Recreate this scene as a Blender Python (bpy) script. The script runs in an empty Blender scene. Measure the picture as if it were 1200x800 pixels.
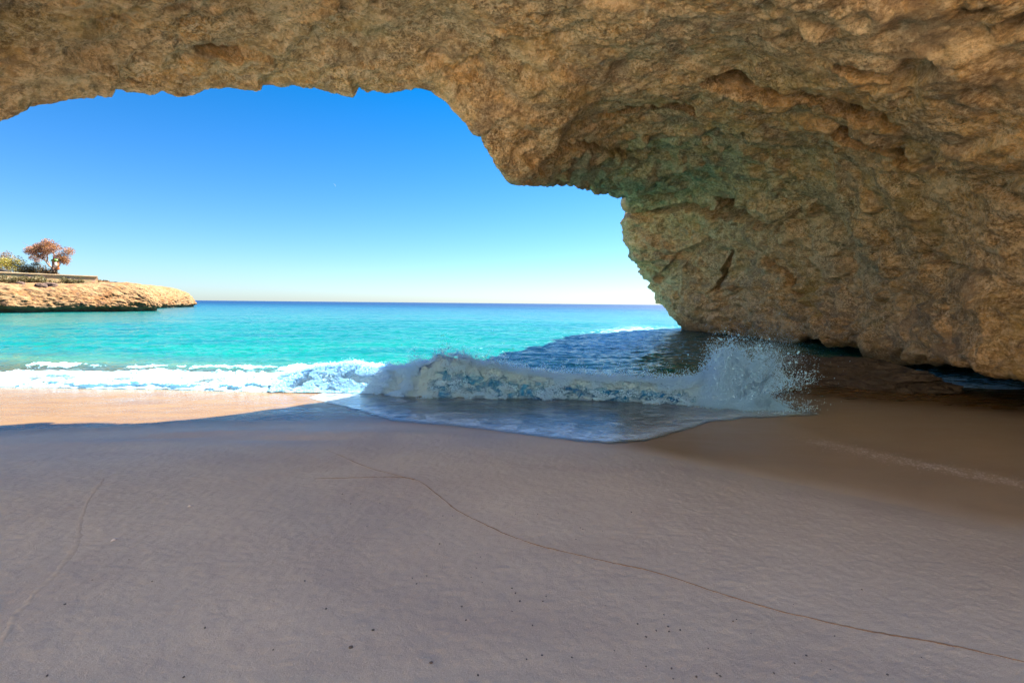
import bpy, math, random
import numpy as np
from mathutils import Vector, Euler
from mathutils.bvhtree import BVHTree

random.seed(7)
RNG = np.random.default_rng(11)
S = bpy.context.scene
COL = S.collection

# ------------------------------------------------------------------ camera
CAM_Z = 2.33
PITCH, ROLL, LENS = 4.78, 0.55, 16.0
cam_d = bpy.data.cameras.new('camera')
cam = bpy.data.objects.new('camera', cam_d)
COL.objects.link(cam)
cam_d.lens = LENS
cam_d.sensor_width = 36.0
cam_d.clip_end = 30000
cam_d.clip_start = 0.05
cam.location = (0, 0, CAM_Z)
cam.rotation_mode = 'XYZ'
q = Euler((math.radians(90 - PITCH), 0, 0)).to_quaternion() @ Euler((0, 0, math.radians(ROLL))).to_quaternion()
cam.rotation_euler = q.to_euler()
S.camera = cam
CQ = q


def P(px, py, d):
    """world point at depth d (metres ahead) seen at a pixel of the 1200x800 photograph"""
    f = LENS / 36.0 * 1200.0
    v = CQ @ Vector(((px - 600) / f, -(py - 400) / f, -1.0))
    v = v * (d / v.y)
    return np.array((v.x, v.y, CAM_Z + v.z))


def G(px, py, z=0.0):
    """world point on the level z seen at a pixel"""
    f = LENS / 36.0 * 1200.0
    v = CQ @ Vector(((px - 600) / f, -(py - 400) / f, -1.0))
    t = (z - CAM_Z) / v.z
    return np.array((v.x * t, v.y * t, z))


# ------------------------------------------------------------------ noise
_r = np.random.default_rng(5)
_perm = np.concatenate([_r.permutation(256)] * 3).astype(np.int32)
_grad = _r.normal(size=(256, 3))
_grad /= np.linalg.norm(_grad, axis=1)[:, None]
_grad = _grad.astype(np.float32)


def perlin(p):
    p = np.asarray(p, dtype=np.float32)
    i = np.floor(p).astype(np.int32)
    f = p - i
    i &= 255
    u = f * f * f * (f * (f * 6 - 15) + 10)
    out = 0
    for dx in (0, 1):
        wx = u[:, 0] if dx else 1 - u[:, 0]
        a = _perm[i[:, 0] + dx]
        for dy in (0, 1):
            wy = u[:, 1] if dy else 1 - u[:, 1]
            b = _perm[a + i[:, 1] + dy]
            for dz in (0, 1):
                wz = u[:, 2] if dz else 1 - u[:, 2]
                g = _grad[_perm[b + i[:, 2] + dz]]
                dot = g[:, 0] * (f[:, 0] - dx) + g[:, 1] * (f[:, 1] - dy) + g[:, 2] * (f[:, 2] - dz)
                out = out + wx * wy * wz * dot
    return out * 1.6


def fbm(p, octv=5, gain=0.5, lac=2.03, mode='n'):
    p = np.asarray(p, dtype=np.float32)
    s, a, t = 0, 1.0, 0.0
    for o in range(octv):
        n = perlin(p + 17.3 * o)
        if mode == 'r':
            n = 1 - 2 * np.abs(n)
        elif mode == 'b':
            n = 2 * np.abs(n) - 0.5
        s = s + a * n
        t += a
        a *= gain
        p = p * lac
    return s / t


def worley(p):
    """distance to the nearest jittered cell point"""
    p = np.asarray(p, dtype=np.float32)
    i = np.floor(p).astype(np.int32)
    best = np.full(len(p), 9.0, dtype=np.float32)
    for dx in (-1, 0, 1):
        for dy in (-1, 0, 1):
            for dz in (-1, 0, 1):
                c = i + np.array((dx, dy, dz), dtype=np.int32)
                h = _perm[(_perm[(_perm[c[:, 0] & 255] + c[:, 1]) & 255] + c[:, 2]) & 255]
                q_ = c + 0.5 + 0.42 * _grad[h]
                best = np.minimum(best, ((p - q_) ** 2).sum(1))
    return np.sqrt(best)


def sstep(a, b, x):
    t = np.clip((x - a) / (b - a), 0, 1)
    return t * t * (3 - 2 * t)


# ------------------------------------------------------------------ meshes
WORLD_PARENTS = []


def mesh_np(name, verts, faces, mat, smooth=True, parent=None, attrs=None):
    me = bpy.data.meshes.new(name)
    if parent is not None and parent in WORLD_PARENTS:      # these are modelled in place
        verts = np.asarray(verts) - np.array(parent.location)
    verts = np.ascontiguousarray(verts, dtype=np.float32)
    faces = np.ascontiguousarray(faces, dtype=np.int32)
    me.vertices.add(len(verts))
    me.vertices.foreach_set('co', verts.ravel())
    n = len(faces)
    k = faces.shape[1]
    me.loops.add(n * k)
    me.loops.foreach_set('vertex_index', faces.ravel())
    me.polygons.add(n)
    me.polygons.foreach_set('loop_start', np.arange(0, n * k, k, dtype=np.int32))
    me.polygons.foreach_set('loop_total', np.full(n, k, dtype=np.int32))
    me.polygons.foreach_set('use_smooth', np.full(n, smooth, dtype=bool))
    me.update(calc_edges=True)
    if attrs:
        for an, av in attrs.items():
            at = me.attributes.new(an, 'FLOAT', 'POINT')
            at.data.foreach_set('value', np.ascontiguousarray(av, dtype=np.float32))
    me.materials.append(mat)
    ob = bpy.data.objects.new(name, me)
    COL.objects.link(ob)
    if parent:
        ob.parent = parent
    return ob


def grid_faces(nv, nu):
    a = np.arange(nv * nu).reshape(nv, nu)
    return np.stack([a[:-1, :-1], a[:-1, 1:], a[1:, 1:], a[1:, :-1]], -1).reshape(-1, 4)


def grid_normals(g):
    du = np.gradient(g, axis=1)
    dv = np.gradient(g, axis=0)
    n = np.cross(du, dv)
    n /= np.linalg.norm(n, axis=2)[:, :, None] + 1e-9
    return n


def catmull(ctrl, counts):
    """Catmull-Rom through ctrl (n, ..., 3) with counts[i] samples in interval i"""
    n = len(ctrl)
    pts = []
    for i in range(n - 1):
        p0 = ctrl[max(i - 1, 0)]
        p1, p2 = ctrl[i], ctrl[i + 1]
        p3 = ctrl[min(i + 2, n - 1)]
        ts = np.linspace(0, 1, counts[i], endpoint=False)
        if i == n - 2:
            ts = np.linspace(0, 1, counts[i])
        for t in ts:
            pts.append(0.5 * ((2 * p1) + (-p0 + p2) * t + (2 * p0 - 5 * p1 + 4 * p2 - p3) * t * t
                              + (-p0 + 3 * p1 - 3 * p2 + p3) * t ** 3))
    return np.array(pts)


def tag(o, label=None, cat=None, group=None, kind=None):
    if label:
        o['label'] = label
    if cat:
        o['category'] = cat
    if group:
        o['group'] = group
    if kind:
        o['kind'] = kind
    return o


def empty(name, loc, rz=0.0):
    o = bpy.data.objects.new(name, None)
    COL.objects.link(o)
    o.location = loc
    o.rotation_euler = (0, 0, rz)
    o.empty_display_size = 0.2
    return o


# ------------------------------------------------------------------ materials
class NT:
    def __init__(self, name):
        self.m = bpy.data.materials.new(name)
        self.m.use_nodes = True
        self.t = self.m.node_tree
        self.t.nodes.clear()
        self.out = self.t.nodes.new('ShaderNodeOutputMaterial')

    def n(self, typ, ins=None, **kw):
        nd = self.t.nodes.new(typ)
        for k, v in kw.items():
            setattr(nd, k, v)
        for k, v in (ins or {}).items():
            sock = nd.inputs[k]
            if hasattr(v, 'is_output') or isinstance(v, bpy.types.NodeSocket):
                self.t.links.new(v, sock)
            else:
                sock.default_value = v
        return nd

    def pos(self):
        return self.n('ShaderNodeNewGeometry').outputs['Position']

    def noise(self, vec, scale, detail=5, rough=0.55, dist=0.0):
        return self.n('ShaderNodeTexNoise', {'Vector': vec, 'Scale': scale, 'Detail': detail,
                                             'Roughness': rough, 'Distortion': dist}).outputs['Fac']

    def ramp(self, fac, lo, hi, a=0.0, b=1.0):
        return self.n('ShaderNodeMapRange', {'Value': fac, 'From Min': lo, 'From Max': hi, 'To Min': a, 'To Max': b},
                      clamp=True).outputs['Result']

    def mix(self, fac, a, b, typ='MIX'):
        nd = self.t.nodes.new('ShaderNodeMix')
        nd.data_type = 'RGBA'
        nd.blend_type = typ
        for idx, v in ((0, fac), (6, a), (7, b)):
            if isinstance(v, bpy.types.NodeSocket):
                self.t.links.new(v, nd.inputs[idx])
            elif idx == 0:
                nd.inputs[0].default_value = v
            else:
                nd.inputs[idx].default_value = (v[0], v[1], v[2], 1)
        return nd.outputs[2]

    def math(self, op, a, b=0.0, c=None):
        nd = self.t.nodes.new('ShaderNodeMath')
        nd.operation = op
        for i, v in enumerate((a, b) if c is None else (a, b, c)):
            if isinstance(v, bpy.types.NodeSocket):
                self.t.links.new(v, nd.inputs[i])
            else:
                nd.inputs[i].default_value = v
        return nd.outputs[0]

    def attr(self, name):
        return self.n('ShaderNodeAttribute', attribute_name=name).outputs['Fac']

    def scalev(self, vec, sc):
        return self.n('ShaderNodeMapping', {'Vector': vec, 'Scale': sc}).outputs['Vector']

    def bump(self, h, dist, strength=1.0, normal=None):
        ins = {'Height': h, 'Distance': dist, 'Strength': strength}
        if normal is not None:
            ins['Normal'] = normal
        return self.n('ShaderNodeBump', ins).outputs['Normal']

    def principled(self, **kw):
        ins = {}
        for k, v in kw.items():
            k = k.replace('_', ' ')
            if k == 'Base Color' and isinstance(v, tuple):
                v = (v[0], v[1], v[2], 1)
            ins[k] = v
        return self.n('ShaderNodeBsdfPrincipled', ins).outputs[0]

    def done(self, sh):
        self.t.links.new(sh, self.out.inputs['Surface'])
        return self.m


def mat_rock():
    b = NT('limestone')
    p = b.pos()
    big = b.noise(p, 0.16, 4, 0.6, 0.6)
    mid = b.noise(p, 0.7, 6, 0.65, 0.8)
    mid2 = b.noise(b.scalev(p, (1.0, 1.0, 1.7)), 1.9, 8, 0.72, 0.4)
    fine = b.noise(p, 7.0, 8, 0.75, 0.3)
    fine2 = b.noise(p, 17.0, 6, 0.75)
    c = b.mix(b.ramp(big, 0.36, 0.62), (0.78, 0.455, 0.165), (0.70, 0.48, 0.26))
    c = b.mix(b.ramp(mid, 0.48, 0.66, 0, 0.75), c, (0.76, 0.385, 0.085))
    c = b.mix(b.ramp(mid2, 0.51, 0.62, 0, 0.75), c, (0.36, 0.25, 0.16))
    c = b.mix(b.ramp(mid2, 0.36, 0.47, 0.65, 0), c, (0.80, 0.66, 0.46))
    m3 = b.noise(b.scalev(p, (1.0, 1.0, 1.35)), 3.4, 10, 0.78, 0.5)
    c = b.mix(b.ramp(m3, 0.50, 0.56, 0, 0.6), c, (0.30, 0.185, 0.085))
    c = b.mix(b.ramp(m3, 0.43, 0.48, 0.6, 0), c, (0.92, 0.70, 0.43))
    stain = b.noise(b.scalev(p, (0.8, 0.8, 1.5)), 0.42, 7, 0.66, 1.2)
    c = b.mix(b.ramp(stain, 0.53, 0.60, 0, 0.62), c, (0.30, 0.215, 0.145))
    c = b.mix(b.ramp(stain, 0.38, 0.45, 0.45, 0), c, (0.90, 0.70, 0.42))
    spk = b.ramp(b.noise(p, 0.9, 4, 0.6, 0.5), 0.38, 0.60, 0.25, 1.0)
    olive = b.noise(b.n('ShaderNodeVectorMath', {0: p, 1: (31.0, 5.0, 9.0)}, operation='ADD').outputs[0], 0.3, 5, 0.6)
    c = b.mix(b.ramp(olive, 0.56, 0.70, 0, 0.6), c, (0.40, 0.29, 0.07))
    c = b.mix(b.math('MULTIPLY', spk, b.ramp(fine, 0.52, 0.62, 0, 0.8)), c, (0.14, 0.09, 0.05))
    c = b.mix(b.math('MULTIPLY', spk, b.ramp(fine, 0.38, 0.48, 0.8, 0)), c, (0.90, 0.71, 0.47))
    c = b.mix(b.math('MULTIPLY', spk, b.ramp(fine2, 0.51, 0.60, 0, 0.7)), c, (0.17, 0.11, 0.06))
    c = b.mix(b.math('MULTIPLY', spk, b.ramp(fine2, 0.38, 0.48, 0.6, 0)), c, (0.82, 0.67, 0.47))
    # tide-stained band just above the water
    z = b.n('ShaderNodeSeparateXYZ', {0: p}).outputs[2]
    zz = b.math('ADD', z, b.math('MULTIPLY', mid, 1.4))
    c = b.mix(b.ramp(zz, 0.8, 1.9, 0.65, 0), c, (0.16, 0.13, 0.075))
    n1 = b.bump(fine, 0.17, 1.0)
    n2 = b.bump(fine2, 0.07, 1.0, n1)
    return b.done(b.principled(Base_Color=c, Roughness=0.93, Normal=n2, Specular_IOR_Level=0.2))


def mat_headland(name='headland_limestone', k0=(0.165, 0.105, 0.05), k1=(0.135, 0.062, 0.02)):
    b = NT(name)
    p = b.pos()
    s = b.noise(b.scalev(p, (1, 1, 2.6)), 0.22, 7, 0.65, 0.6)
    f = b.noise(b.scalev(p, (1, 1, 1.8)), 1.1, 7, 0.7)
    c = b.mix(b.ramp(s, 0.38, 0.62), k0, k1)
    c = b.mix(b.ramp(f, 0.51, 0.60, 0, 0.85), c, (0.07, 0.04, 0.024))
    c = b.mix(b.ramp(f, 0.32, 0.44, 0.7, 0), c, (0.21, 0.15, 0.085))
    z = b.n('ShaderNodeSeparateXYZ', {0: p}).outputs[2]
    zz = b.math('ADD', z, b.math('MULTIPLY', s, 3.0))
    c = b.mix(b.ramp(zz, 1.6, 2.6, 0.85, 0), c, (0.075, 0.07, 0.045))
    return b.done(b.principled(Base_Color=c, Roughness=0.95, Specular_IOR_Level=0.2,
                               Normal=b.bump(f, 0.6, 0.8)))


def mat_sand():
    b = NT('beach_sand')
    p = b.pos()
    wet = b.attr('wet')
    g1 = b.noise(p, 260.0, 2, 0.6)
    g2 = b.noise(p, 60.0, 5, 0.7)
    g3 = b.noise(b.scalev(p, (0.7, 1.3, 1)), 0.9, 5, 0.6, 0.5)
    g4 = b.noise(b.scalev(p, (0.35, 1.6, 1)), 2.2, 5, 0.6, 0.5)
    c = b.mix(b.ramp(g3, 0.3, 0.7), (0.31, 0.278, 0.212), (0.37, 0.336, 0.257))
    g5 = b.noise(b.scalev(p, (1, 1.4, 1)), 0.33, 4, 0.6, 0.8)
    c = b.mix(b.ramp(g5, 0.46, 0.62, 0, 0.4), c, (0.24, 0.205, 0.17))
    c = b.mix(b.ramp(g1, 0.54, 0.72, 0, 0.55), c, (0.17, 0.13, 0.095))
    c = b.mix(b.ramp(g1, 0.28, 0.44, 0.45, 0), c, (0.60, 0.53, 0.44))
    c = b.mix(b.ramp(g2, 0.60, 0.74, 0, 0.3), c, (0.13, 0.10, 0.075))
    c = b.mix(b.attr('dry'), c, (0.66, 0.56, 0.41))  # dry sand behind the camera, made paler to bounce light onto the rock
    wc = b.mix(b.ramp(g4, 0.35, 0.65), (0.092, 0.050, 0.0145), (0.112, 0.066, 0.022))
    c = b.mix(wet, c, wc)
    damp = b.attr('damp')
    rough = b.math('MULTIPLY_ADD', damp, -0.27, 0.78)
    rough = b.math('ADD', rough, b.math('MULTIPLY', b.math('SUBTRACT', g3, 0.5), 0.35))
    rough = b.n('ShaderNodeMix', {0: wet, 2: rough, 3: b.ramp(g4, 0.3, 0.7, 0.20, 0.34)}).outputs[0]
    dry = b.math('SUBTRACT', 1.0, b.math('MULTIPLY', wet, 0.94))
    n1 = b.bump(g2, b.math('MULTIPLY', dry, 0.0045), 1.0)
    n2 = b.bump(g1, b.math('MULTIPLY', dry, 0.0022), 0.9, n1)
    return b.done(b.principled(Base_Color=c, Roughness=rough, Normal=n2, Specular_IOR_Level=b.math('MULTIPLY_ADD', wet, -0.22, 0.5), IOR=1.4))


def mat_sea():
    b = NT('sea_water')
    p = b.pos()
    off = b.attr('depth')          # metres of water below the surface
    n = b.noise(b.scalev(p, (0.35, 1.0, 1)), 0.10, 5, 0.6, 0.3)
    d = b.math('MULTIPLY', off, b.math('MULTIPLY_ADD', n, 0.9, 0.55))
    r = b.n('ShaderNodeValToRGB', {0: b.math('DIVIDE', d, 16.0)})
    cr = r.color_ramp
    stops = [(0.0, (0.08, 0.075, 0.035)), (0.02, (0.035, 0.100, 0.06)), (0.06, (0.0015, 0.105, 0.080)),
             (0.25, (0.0005, 0.079, 0.073)), (0.5, (0.0005, 0.036, 0.066)), (1.0, (0.0003, 0.009, 0.042))]
    cr.elements[0].position, cr.elements[0].color = 0.0, (*stops[0][1], 1)
    cr.elements[1].position, cr.elements[1].color = 1.0, (*stops[-1][1], 1)
    for pos_, c_ in stops[1:-1]:
        e = cr.elements.new(pos_)
        e.color = (*c_, 1)
    col = r.outputs[0]
    rip = b.noise(b.scalev(p, (0.8, 1.2, 1)), 2.6, 5, 0.62, 0.4)
    rip2 = b.noise(b.scalev(p, (0.10, 0.32, 1)), 1.0, 6, 0.68, 0.3)
    col = b.mix(b.ramp(rip2, 0.44, 0.60, 0, 0.7), col, b.mix(0.55, col, (0.0, 0.03, 0.06)))
    nn = b.bump(rip, 0.09, 1.0)
    nn = b.bump(rip2, 0.35, 1.0, nn)
    surf = b.principled(Base_Color=col, Roughness=b.ramp(off, 0.5, 12.0, 0.08, 0.34), IOR=1.33, Normal=nn, Specular_IOR_Level=b.ramp(off, 1.0, 10.0, 0.5, 0.22))
    # foam scum drifting on the shallows, plus flecks painted in for sun glints
    fm = b.attr('foam')
    fn = b.noise(b.scalev(p, (0.8, 2.0, 1)), 1.7, 8, 0.72, 1.2)
    ff = b.ramp(b.math('ADD', fn, b.math('MULTIPLY', fm, 0.42)), 0.70, 0.83)
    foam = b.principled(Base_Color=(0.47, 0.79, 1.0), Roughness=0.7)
    sh = b.n('ShaderNodeMixShader', {0: ff, 1: surf, 2: foam}).outputs[0]
    # very shallow water lets the sand show
    fres = b.n('ShaderNodeFresnel', {'IOR': 1.33, 'Normal': nn}).outputs[0]
    gl = b.n('ShaderNodeBsdfGlossy', {'Color': (1, 1, 1, 1), 'Roughness': 0.06, 'Normal': nn}).outputs[0]
    tr = b.n('ShaderNodeBsdfTransparent', {'Color': (0.93, 0.95, 0.90, 1)}).outputs[0]
    thin = b.n('ShaderNodeMixShader', {0: fres, 1: tr, 2: gl}).outputs[0]
    thick = b.math('MAXIMUM', b.ramp(off, 0.02, 0.42), ff)
    return b.done(b.n('ShaderNodeMixShader', {0: thick, 1: thin, 2: sh}).outputs[0])


def mat_swash():
    b = NT('swash_film')
    p = b.pos()
    rip = b.noise(b.scalev(p, (1.0, 1.5, 1)), 5.5, 4, 0.6, 0.5)
    dim = b.n('ShaderNodeTexVoronoi', {'Vector': p, 'Scale': 14.0}, feature='SMOOTH_F1').outputs['Distance']
    edge = b.attr('edge')
    nn = b.bump(rip, 0.016, 1.0)
    nn = b.bump(dim, b.math('MULTIPLY', edge, 0.006), 1.0, nn)
    fres = b.n('ShaderNodeFresnel', {'IOR': 1.33, 'Normal': nn}).outputs[0]
    gl = b.n('ShaderNodeBsdfGlossy', {'Color': (1, 1, 1, 1), 'Roughness': 0.04, 'Normal': nn}).outputs[0]
    tr = b.n('ShaderNodeBsdfTransparent', {'Color': (0.82, 0.92, 0.98, 1)}).outputs[0]
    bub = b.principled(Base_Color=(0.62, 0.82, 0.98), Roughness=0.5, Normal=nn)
    bn = b.noise(b.scalev(p, (1, 1.6, 1)), 3.0, 8, 0.75, 0.8)
    base = b.n('ShaderNodeMixShader', {0: b.math('MULTIPLY', b.ramp(b.math('ADD', bn, b.math('MULTIPLY', edge, 0.22)), 0.50, 0.80, 0, 0.7), b.ramp(edge, 0.995, 0.80)), 1: tr, 2: bub}).outputs[0]
    return b.done(b.n('ShaderNodeMixShader', {0: fres, 1: base, 2: gl}).outputs[0])


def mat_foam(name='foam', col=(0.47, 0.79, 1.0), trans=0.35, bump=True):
    b = NT(name)
    p = b.pos()
    f = b.noise(p, 9.0, 8, 0.75)
    kw = {'Normal': b.bump(f, 0.06, 0.8)} if bump else {}
    d = b.n('ShaderNodeBsdfDiffuse', {'Color': (*col, 1), **kw}).outputs[0]
    t = b.n('ShaderNodeBsdfTranslucent', {'Color': (*col, 1), **kw}).outputs[0]
    return b.done(b.n('ShaderNodeMixShader', {0: trans, 1: d, 2: t}).outputs[0])


def mat_wave_water():
    b = NT('wave_face_water')
    p = b.pos()
    n = b.noise(b.scalev(p, (1, 1, 2.5)), 2.0, 6, 0.6, 0.6)
    f = b.noise(b.scalev(p, (1.2, 1, 2.0)), 3.2, 9, 0.75, 1.0)
    cov = b.attr('cover')
    ff = b.ramp(b.math('ADD', f, b.math('MULTIPLY', cov, 0.5)), 0.56, 0.72)
    col = b.mix(b.ramp(n, 0.35, 0.65), (0.012, 0.17, 0.38), (0.005, 0.085, 0.25))
    w = b.principled(Base_Color=col, Roughness=0.08, IOR=1.33, Normal=b.bump(n, 0.08, 1.0))
    fb = b.bump(f, 0.16, 1.0)
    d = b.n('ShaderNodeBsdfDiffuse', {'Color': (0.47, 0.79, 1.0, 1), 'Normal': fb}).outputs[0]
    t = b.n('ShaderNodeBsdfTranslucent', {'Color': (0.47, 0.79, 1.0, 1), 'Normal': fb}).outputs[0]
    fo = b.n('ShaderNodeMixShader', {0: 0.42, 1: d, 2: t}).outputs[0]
    return b.done(b.n('ShaderNodeMixShader', {0: ff, 1: w, 2: fo}).outputs[0])


def mat_plain(name, col, rough=0.8, var=0.25, scale=6.0, bump=0.0, trans=0.0):
    b = NT(name)
    p = b.pos()
    n = b.noise(p, scale, 5, 0.65)
    lo = tuple(c * (1 - var) for c in col)
    hi = tuple(min(1, c * (1 + var)) for c in col)
    c = b.mix(b.ramp(n, 0.3, 0.7), lo, hi)
    kw = {}
    if bump:
        kw['Normal'] = b.bump(n, bump, 0.8)
    sh = b.principled(Base_Color=c, Roughness=rough, **kw)
    if trans:
        t = b.n('ShaderNodeBsdfTranslucent', {'Color': c}).outputs[0]
        sh = b.n('ShaderNodeMixShader', {0: trans, 1: sh, 2: t}).outputs[0]
    return b.done(sh)


def mat_leaves(name, a, c_, d_, scale=0.9):
    b = NT(name)
    p = b.pos()
    n = b.noise(p, scale, 4, 0.7)
    n2 = b.noise(p, scale * 5, 3, 0.7)
    c = b.mix(b.ramp(n, 0.42, 0.58), a, c_)
    c = b.mix(b.ramp(n2, 0.5, 0.62, 0, 0.8), c, d_)
    dsh = b.principled(Base_Color=c, Roughness=0.7)
    t = b.n('ShaderNodeBsdfTranslucent', {'Color': c}).outputs[0]
    return b.done(b.n('ShaderNodeMixShader', {0: 0.3, 1: dsh, 2: t}).outputs[0])


def mat_masonry():
    b = NT('terrace_masonry')
    p = b.pos()
    n = b.noise(b.scalev(p, (1, 1, 3.0)), 0.9, 5, 0.6)
    v = b.n('ShaderNodeTexVoronoi', {'Vector': b.scalev(p, (1.3, 1.3, 2.6)), 'Scale': 1.0}).outputs['Color']
    c = b.mix(b.ramp(n, 0.35, 0.65), (0.34, 0.23, 0.11), (0.40, 0.28, 0.15))
    c = b.mix(0.25, c, v, 'MULTIPLY')
    return b.done(b.principled(Base_Color=c, Roughness=0.95, Normal=b.bump(n, 0.1, 0.6)))


# ------------------------------------------------------------------ light and sky
SUN_AZ, SUN_EL = 45.0, 52.0
SUN = np.array((math.sin(math.radians(SUN_AZ)) * math.cos(math.radians(SUN_EL)),
                math.cos(math.radians(SUN_AZ)) * math.cos(math.radians(SUN_EL)),
                math.sin(math.radians(SUN_EL))))
w = bpy.data.worlds.new('World')
S.world = w
w.use_nodes = True
wt = w.node_tree
wt.nodes.clear()
sky = wt.nodes.new('ShaderNodeTexSky')
sky.sky_type = 'NISHITA'
sky.sun_disc = False
sky.sun_elevation = math.radians(SUN_EL)
sky.sun_rotation = math.radians(SUN_AZ)
sky.altitude = 0
sky.air_density = 1.0
sky.dust_density = 0.4
sky.ozone_density = 2.5
hs = wt.nodes.new('ShaderNodeHueSaturation')
hs.inputs['Saturation'].default_value = 1.15
bg = wt.nodes.new('ShaderNodeBackground')
bg.inputs['Strength'].default_value = 0.05
wo = wt.nodes.new('ShaderNodeOutputWorld')
wt.links.new(sky.outputs[0], hs.inputs['Color'])
tc = wt.nodes.new('ShaderNodeTexCoord')
sp = wt.nodes.new('ShaderNodeSeparateXYZ')
wt.links.new(tc.outputs['Generated'], sp.inputs[0])
tint = wt.nodes.new('ShaderNodeValToRGB')
tint.color_ramp.elements[0].color = (0.25, 0.305, 0.405, 1)
tint.color_ramp.elements[1].color = (0.00, 0.215, 0.345, 1)
tint.color_ramp.elements[1].position = 0.42
for p_, c_ in ((0.58, (0.22, 0.48, 0.70, 1)), (1.0, (0.40, 0.70, 0.92, 1))):
    tint.color_ramp.elements.new(p_).color = c_
wt.links.new(sp.outputs[2], tint.inputs[0])
mx = wt.nodes.new('ShaderNodeMix')
mx.data_type = 'RGBA'
mx.blend_type = 'MULTIPLY'
mx.inputs[0].default_value = 1.0
wt.links.new(hs.outputs[0], mx.inputs[6])
wt.links.new(tint.outputs[0], mx.inputs[7])
wt.links.new(mx.outputs[2], bg.inputs['Color'])
wt.links.new(bg.outputs[0], wo.inputs['Surface'])

ld = bpy.data.lights.new('sun', 'SUN')
ld.energy = 3.8
ld.angle = math.radians(0.53)
ld.color = (1.0, 0.92, 0.80)
lo = bpy.data.objects.new('sun', ld)
COL.objects.link(lo)
lo.rotation_euler = Vector(SUN).to_track_quat('Z', 'Y').to_euler()
lo.location = (40, 40, 60)

S.view_settings.view_transform = 'Standard'
S.view_settings.look = 'None'
S.view_settings.exposure = 3.45
S.cycles.diffuse_bounces = 8
S.cycles.max_bounces = 14
S.view_settings.gamma = 1.0
S.view_settings.use_curve_mapping = False

M_ROCK = mat_rock()
M_HEAD = mat_headland()
M_BOUNCE_CLIFF = mat_headland('bounce_cliff_limestone', (0.66, 0.55, 0.40), (0.60, 0.47, 0.31))  # pale, so the added cliff throws more light back
M_SAND = mat_sand()
M_SEA = mat_sea()
M_SWASH = mat_swash()
M_FOAM = mat_foam('sea_foam')
M_SPRAY = mat_foam('spray_drops', (0.47, 0.79, 1.0), 0.5, False)
M_WAVE = mat_wave_water()

# ------------------------------------------------------------------ beach
SH_X = [-60, -20, -9, -5, -2.4, -0.6, 0.8, 1.6, 2.8, 3.8, 5.0, 7.0, 9.0, 12, 16, 30]
SH_Y = [5.5, 6.0, 7.0, 7.8, 8.15, 7.75, 7.2, 6.85, 6.0, 5.3, 4.45, 3.2, 2.2, 1.0, 0, -1]
WL_X = [-60, -20, -4, 0, 3, 5.0, 6.6, 8, 12, 14.5, 18, 30]
WL_Y = [12, 12.0, 11.5, 11.3, 11.0, 10.4, 10.2, 13.5, 13.0, 12, 12, 12]


def smooth_interp(x, xs, ys, w_=0.5):
    r = 0
    for o, k in ((-1, 0.25), (0, 0.5), (1, 0.25)):
        r = r + k * np.interp(x + o * w_, xs, ys)
    return r


def sand_z(x, y):
    x = np.asarray(x, dtype=np.float64)
    y = np.asarray(y, dtype=np.float64)
    ys = smooth_interp(x, SH_X, SH_Y)
    yw = smooth_interp(x, WL_X, WL_Y)
    D = y - ys
    t = D / (yw - ys)
    sea = 0.15 * (1 - t)
    far = -0.15 * 0 - 0.06 * np.maximum(y - yw, 0)
    sea = np.where(t > 1, far, sea)
    land = 0.15 - 0.088 * D
    land = np.minimum(land, 1.2 + 0.02 * (-D))
    z = np.where(D > 0, sea, land)
    # soften the berm edge
    k = np.exp(-(D / 0.6) ** 2)
    z = z - 0.02 * k
    # shallow hollows near the berm on the left and gentle undulation
    for (hx, hy, rx, ry, a) in ((-5.3, 6.9, 0.7, 0.22, -0.035), (-4.5, 7.3, 1.1, 0.25, 0.03), (-3.4, 6.7, 0.9, 0.2, -0.03),
                                (-6.4, 6.4, 1.2, 0.3, 0.025), (-2.6, 7.2, 1.3, 0.3, 0.02)):
        z = z + a * np.exp(-((x - hx) / rx) ** 2 - ((y - hy) / ry) ** 2)
    return np.maximum(z, -6)


def axis(pts):
    out = []
    for a, b_, n in pts:
        out.append(np.linspace(a, b_, n, endpoint=False))
    return np.concatenate(out)


sx = axis([(-400, -60, 12), (-60, -15, 60), (-15, -6, 200), (-6, 6, 640), (6, 12, 150), (12, 25, 60), (25, 400, 14)])
sy = axis([(-400, -40, 10), (-40, -4, 60), (-4, 1.5, 60), (1.5, 5, 260), (5, 10, 220), (10, 16, 60), (16, 60, 50), (60, 200, 12)])
X, Y = np.meshgrid(sx, sy)
xf, yf = X.ravel(), Y.ravel()
zf = sand_z(xf, yf)
pn = np.stack([xf, yf, np.zeros_like(xf)], 1)
near = np.exp(-np.maximum(np.hypot(xf, yf) - 14, 0) / 10)
D_ = yf - smooth_interp(xf, SH_X, SH_Y)
dryk = sstep(0.3, -0.6, D_)
zf = zf + near * (0.014 * fbm(pn * 0.8, 4) + 0.0045 * dryk * fbm(pn * 6.0, 4) + 0.005 * dryk * fbm(pn * 20.0, 3))
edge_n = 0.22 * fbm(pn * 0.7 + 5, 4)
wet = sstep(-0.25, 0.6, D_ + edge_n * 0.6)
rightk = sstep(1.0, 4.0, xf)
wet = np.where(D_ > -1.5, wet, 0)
wet = wet * (1 - 0.5 * sstep(0.5, 4.5, xf) * sstep(9.5, 7.5, D_ + 0 * xf))  # wet colour eased at the right to lighten the sand lying in shade
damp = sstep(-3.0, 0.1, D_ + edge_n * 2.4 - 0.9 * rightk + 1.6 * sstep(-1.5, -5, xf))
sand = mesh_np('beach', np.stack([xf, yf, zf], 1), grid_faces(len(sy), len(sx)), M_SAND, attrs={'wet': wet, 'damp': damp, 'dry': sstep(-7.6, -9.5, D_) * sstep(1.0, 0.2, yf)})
tag(sand, kind='structure')

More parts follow.
